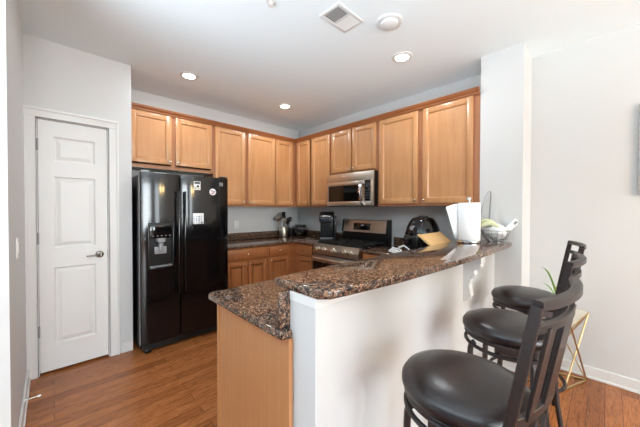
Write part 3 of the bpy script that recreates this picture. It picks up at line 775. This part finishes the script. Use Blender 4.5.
# wire fruit basket with banana hook
fb = thing('fruit_basket', 'chrome wire fruit basket with tall hook on the bar', 'basket', (2.688, .660, BZ))
m = MB()
m.tube([(.055*math.cos(2*PI*i/28), .055*math.sin(2*PI*i/28), .004) for i in range(28)], .003, n=6, closed=True)
prof = [(.055, .004), (.07, .02), (.088, .045), (.101, .075), (.106, .10)]
for r, z in prof[1:]: m.tube([(r*math.cos(2*PI*i/36), r*math.sin(2*PI*i/36), z) for i in range(36)], .0022 if z < .09 else .0035, n=6, closed=True)
for k in range(16):
    a = 2*PI*k/16; m.tube([(r*math.cos(a), r*math.sin(a), z) for r, z in prof], .002, n=5)
m.build('bowl', WIRE, fb)
m = MB(); hk = []
for e, z in [(-.085, .10), (-.076, .20), (-.060, .29), (-.037, .37), (-.014, .42), (.002, .437), (.012, .425), (.013, .38), (.007, .30), (.002, .20), (-.002, .10)]:
    hk.append((.72*e+.055, -.694*e+.06, z))
m.tube(hk, .0055, n=8); m.build('hook', WIRE, fb)
bgm = MB(); t = bmesh.new(); bmesh.ops.create_icosphere(t, subdivisions=3, radius=1)
for v in t.verts:
    n = math.sin(v.co.x*7+v.co.y*5)*.06+math.sin(v.co.z*9+v.co.x*4)*.06
    v.co = Vector((v.co.x*.078*(1+n), v.co.y*.08*(1+n), .088+v.co.z*.068*(1+n)))
bgm.add(t, None, True); pb = bgm.build('produce_bag', POLY); pb.location = (2.690, .657, BZ); tag(pb, 'crumpled white plastic produce bag in the fruit basket', 'bag')
for k, (dx, dy, dz, lab) in enumerate([(-.05, .060, .150, 'pale green banana lying behind in the fruit basket'), (-.080, .030, .142, 'pale green banana lying in front in the fruit basket')]):
    m = MB(); m.tube([(.0+.01*i*.3, -.075+.018*i, .028*math.sin(PI*i/8)) for i in range(9)], [.006, .012, .0155, .017, .0175, .017, .0155, .011, .004], n=10)
    bn = m.build('banana', BANANA); bn.location = (2.690+dx, .655+dy, BZ+dz-.012*k); bn.rotation_euler = (0, 0, .25+.2*k); tag(bn, lab, 'banana')
pk = thing('produce_tag', 'white tag with black print sticking out of the basket', 'tag', (2.640, .575, BZ+.085), 0)
pk.matrix_world = Matrix.Translation((2.775, .560, BZ+.140)) @ Matrix(((.52, .50, -.69, 0), (-.50, -.48, -.72, 0), (.69, -.72, 0, 0), (0, 0, 0, 1)))
MB().box(-.075, .065, -.024, .024, -.009, .009, bev=.008).build('packet', WHITEPL, pk)
for q in range(3): MB().box(.018+.012*q, .026+.012*q, -.013, .013, .0085, .0098).build('print', INK, pk)

# ------------------------------------------------------------------ bar stools
def make_stool(label):
    s = thing('bar_stool', label, 'stool', (0, 0, 0), 0, 'swivel stools along the bar')
    MB().lathe([(0, .744), (.182, .744), (.194, .751), (.200, .764), (.199, .780), (.188, .797), (.155, .812), (.09, .821), (0, .824)], n=56).build('seat', LEATHER, s)
    m = MB(); m.tube([(.184*math.cos(2*PI*i/48), .184*math.sin(2*PI*i/48), (.736)) for i in range(48)], 0, flat=(.014, .02), closed=True, up=(0, 0, 1))
    m.box(-.175, .175, -.012, .012, .727, .743); m.box(-.012, .012, -.175, .175, .727, .743)
    m.lathe([(.075, .700), (.075, .729), (0, .729)], n=24); m.lathe([(0, .676), (.05, .676), (.05, .701), (0, .701)], n=20)
    m.build('swivel', BRONZE, s)
    m = MB(); m.tube([(.184*math.cos(2*PI*i/48), .184*math.sin(2*PI*i/48), .690) for i in range(48)], .009, closed=True)
    m.box(-.18, .18, -.011, .011, .683, .697); m.box(-.011, .011, -.18, .18, .683, .697)
    m.build('upper_ring', BRONZE, s)
    m = MB(); m.tube([(.205*math.cos(2*PI*i/48), .205*math.sin(2*PI*i/48), .26) for i in range(48)], .010, closed=True)
    m.build('foot_ring', BRONZE, s)
    for k in range(4):
        a = PI/4+PI/2*k; ca, sa = math.cos(a), math.sin(a)
        pr = [(.160, .694), (.176, .685), (.182, .66), (.184, .60), (.188, .50), (.196, .36), (.212, .20), (.238, .07), (.252, .012)]
        m = MB(); m.tube([(r*ca, r*sa, z) for r, z in pr], 0, flat=(.022, .022), up=(-sa, ca, 0))
        lg = m.build('leg', BRONZE, s)
        MB().lathe([(0, 0), (.016, 0), (.016, .02), (0, .02)], (.252*ca, .252*sa, 0), n=14).build('foot_cap', BLACK, lg)
    # back: leaning posts, bowed rails, three slats
    def yb(z): return -.175-.072*((z-.72)/.43)**1.05 if z > .72 else -.175
    def bow(u, z, depth): return (.181*u, yb(z)-depth*(1-u*u), z)
    for sx in (-1, 1):
        m = MB(); zs = [.69, .74, .80, .88, .96, 1.04, 1.10, 1.145]
        m.tube([(sx*.181, yb(z), z) for z in zs], 0, flat=(.024, .017), up=(1, 0, 0))
        m.build('back_post', BRONZE, s)
    def rail(z, depth, fl, name, ext=0):
        m = MB(); m.tube([bow(-1+2*i/20, z, depth) for i in range(21)], 0, flat=fl, up=(0, 0, 1)); m.build(name, BRONZE, s)
    rail(1.145, .030, (.024, .024), 'top_rail')
    rail(1.085, .030, (.014, .022), 'middle_rail')
    rail(.840, .030, (.014, .022), 'lower_rail')
    for u, wd in ((-.56, .070), (0, .085), (.56, .070)):
        m = MB(); zs = [.84, .90, .97, 1.04, 1.085]
        m.tube([bow(u, z, .030) for z in zs], 0, flat=(.009, wd), up=(1, 0, 0)); m.build('slat', BRONZE, s)
    # curved base bracket behind the seat carrying the posts
    m = MB(); m.tube([(.212*math.cos(a), .212*math.sin(a), .735) for a in [PI+PI*i/24 for i in range(25)]], 0, flat=(.012, .036), up=(0, 0, 1))
    m.build('seat_bracket', BRONZE, s)
    return s
st1 = make_stool('nearest dark bar stool, large in the foreground')
st2 = copy_tree(st1); st2['label'] = 'middle dark bar stool of the three at the bar'
st3 = copy_tree(st1); st3['label'] = 'farthest dark bar stool, next to the column'
for s_, x, y, rz in ((st1, .997, .334, -6), (st2, 1.655, .350, 0), (st3, 2.305, .38, 12)):
    s_.location = (x, y, 0); s_.rotation_euler = (0, 0, math.radians(rz))

# ------------------------------------------------------------------ side table with plant
tb = thing('side_table', 'gold wire geometric side table with pale top by the right wall', 'table', (2.90, .12, 0))
def W2(x, y, z=0): return (x-2.90, y-.12, z)
Rb, Nb, Fb, Lb = (3.06, .105), (2.77, .215), (3.00, .40), (2.72, .50)
ht = .56
Rt, Nt, Ft, Lt = (3.02, .097), (2.56, .168), (3.01, .36), (2.62, .44)
T = [Vector(W2(*p, ht)) for p in (Rt, Nt, Lt, Ft)]; G = [Vector(W2(*p, .008)) for p in (Rb, Nb, Lb, Fb)]
m = MB()
for k in range(4): m.tube([T[k], T[(k+1) % 4]], 0, flat=(.010, .010), up=(0, 0, 1))
m.build('top_frame', GOLD, tb)
m = MB()
for k in range(4): m.tube([G[k], G[(k+1) % 4]], 0, flat=(.012, .012), up=(0, 0, 1))
m.build('base_frame', GOLD, tb)
for k in range(4):
    for q in (1, 3):
        m = MB(); m.tube([T[k], G[(k+q) % 4]], 0, flat=(.010, .010), up=(1, .3, 0)); m.build('leg', GOLD, tb)
m = MB(); m.prism([(v.x*.985, v.y*.985) for v in T], ht+.002, ht+.010); m.build('table_top', MARBLE, tb, smooth=False)
pl = thing('potted_plant', 'small potted plant with long green leaves on the gold table', 'plant', (2.80, .255, ht+.0105))
MB().lathe([(0, 0), (.045, 0), (.06, .09), (.055, .095), (.05, .085), (0, .085)], n=28).build('pot', CERAMIC, pl)
def leaf(ang, L, H_, wd):
    t = bmesh.new(); rows = []
    for i in range(9):
        u = i/8; r = L*u; z = .085+H_*math.sin(u*PI*.55); wv = wd*math.sin(PI*min(1, u*.92+.08))**.8
        c = Vector((r*math.cos(ang), r*math.sin(ang), z)); s_ = Vector((-math.sin(ang), math.cos(ang), 0))*wv
        rows.append([t.verts.new(c-s_), t.verts.new(c-Vector((0, 0, wv*.3))), t.verts.new(c+s_)])
    for a, b in zip(rows, rows[1:]):
        for k in range(2): t.faces.new((a[k], a[k+1], b[k+1], b[k]))
    o = MB().add(t, None, True).build('leaf', GREEN, pl); md = o.modifiers.new('thick', 'SOLIDIFY'); md.thickness = .0012
for a, L, h_, wd in ((2.35, .14, .265, .011), (.4, .12, .10, .012), (1.4, .10, .12, .012), (3.6, .12, .08, .012), (4.9, .10, .10, .012)): leaf(a, L, h_, wd)

# canvas on the right wall, its edge just inside the frame
cv = thing('wall_canvas', 'grey framed picture on the right wall at the photo edge', 'picture', (XB-.03, -.60, 1.81))
MB().box(0, .029, -.45, .45, -.335, .335, bev=.003).build('frame', simple('pale_grey_frame', lin(170, 171, 173), .5), cv)
MB().box(-.002, .0, -.43, .43, -.315, .315).build('print', CANVAS, cv)

# ------------------------------------------------------------------ ceiling fittings
def downlight(x, y, label, power=5):
    o = thing('recessed_light', label, 'light', (x, y, H), 0, 'recessed ceiling lights')
    MB().lathe([(.058, -.002), (.060, -.010), (.085, -.008), (.092, 0), (.058, 0), (.058, -.002)], n=40).build('trim_ring', FIXT, o)
    MB().lathe([(0, -.010), (.05, -.009), (.059, -.004), (.059, -.001), (0, -.001)], n=32).build('lens', BULB, o)
    l = bpy.data.lights.new('downlight', 'AREA'); l.shape = 'DISK'; l.size = .11; l.energy = power; l.color = (.90, .96, 1)
    lo = bpy.data.objects.new('downlight_lamp', l); COL.objects.link(lo); lo.location = (0, 0, -.02); lo.parent = o
downlight(1.024, 3.007, 'lit recessed ceiling light nearest the fridge')
downlight(2.239, 2.996, 'lit recessed ceiling light nearest the cabinet corner')
downlight(2.280, 1.304, 'lit recessed ceiling light nearest the column')
sd = thing('smoke_detector', 'round white smoke detector beside the ceiling vent', 'smoke detector', (1.789, 1.130, H))
MB().lathe([(0, -.012), (.086, -.012), (.094, -.006), (.094, 0), (0, 0)][::-1], n=40).build('base', FIXT, sd)
MB().lathe([(.064, -.011), (.062, -.026), (.054, -.031), (0, -.032)], n=36).build('cover', FIXT, sd)
MB().box(.045, .06, -.012, .012, -.030, -.02).build('sensor_slot', WHITEPL, sd)
vt = thing('ceiling_vent', 'white rectangular ceiling air vent, dark between its louvres', 'vent', (1.510, 1.343, H))
m = MB(); a, b = .135, .093
for bx in ((-a, a, -b, -b+.024), (-a, a, b-.024, b), (-a, -a+.024, -b+.024, b-.024), (a-.024, a, -b+.024, b-.024), (-.006, .006, -b+.024, b-.024)):
    m.box(*bx, -.008, -.0005, bev=.002)
m.build('frame', FIXT, vt)
MB().box(-a+.02, a-.02, -b+.02, b-.02, -.0018, -.0006).build('duct_shade_sheet', DUCT_SHADE, vt)  # flat dark sheet: shade inside the vent put into the colour
for k in range(9):
    for sgn in (-1, 1):
        y = -b+.030+k*(2*b-.060)/8
        m = MB(); m.box(.008 if sgn > 0 else -a+.022, a-.022 if sgn > 0 else -.008, -.0075, .0075, -.0006, .0006)
        m.bm.transform(Matrix.Translation((0, y, -.0070)) @ Matrix.Rotation(-sgn*.5, 4, 'X')); m.build('louvre', FIXT, vt)
spk = thing('fire_sprinkler', 'small white fire sprinkler head at the top of the ceiling', 'sprinkler', (1.056, 1.568, H))
MB().lathe([(0, -.004), (.030, -.004), (.034, 0), (0, 0)][::-1], n=28).build('plate', FIXT, spk)
MB().lathe([(.010, -.003), (.010, -.02), (.018, -.024), (.018, -.027), (0, -.027)], n=20).build('head', FIXT, spk)

# dining pendant behind the camera (seen only as a warm reflection in the fridge door)
pd = thing('pendant_lamp', 'dining pendant with three warm globes behind the camera', 'lamp', (1.93, -1.5, 0))
MB().lathe([(.06, H-.02), (.06, H), (0, H)], n=24).build('canopy', NICKEL, pd)
m = MB(); m.tube([(0, 0, H-.02), (0, 0, 2.0)], .008)
for k in range(3): m.tube([(0, 0, 2.0), (.16*math.cos(k*2.094+.4), .16*math.sin(k*2.094+.4), 1.92)], .008)
m.build('stem', NICKEL, pd)
for k in range(3): MB().lathe([(0, 1.77), (.06, 1.79), (.085, 1.84), (.06, 1.90), (0, 1.92)], (.16*math.cos(k*2.094+.4), .16*math.sin(k*2.094+.4), 0), n=20).build('globe', WARM, pd)
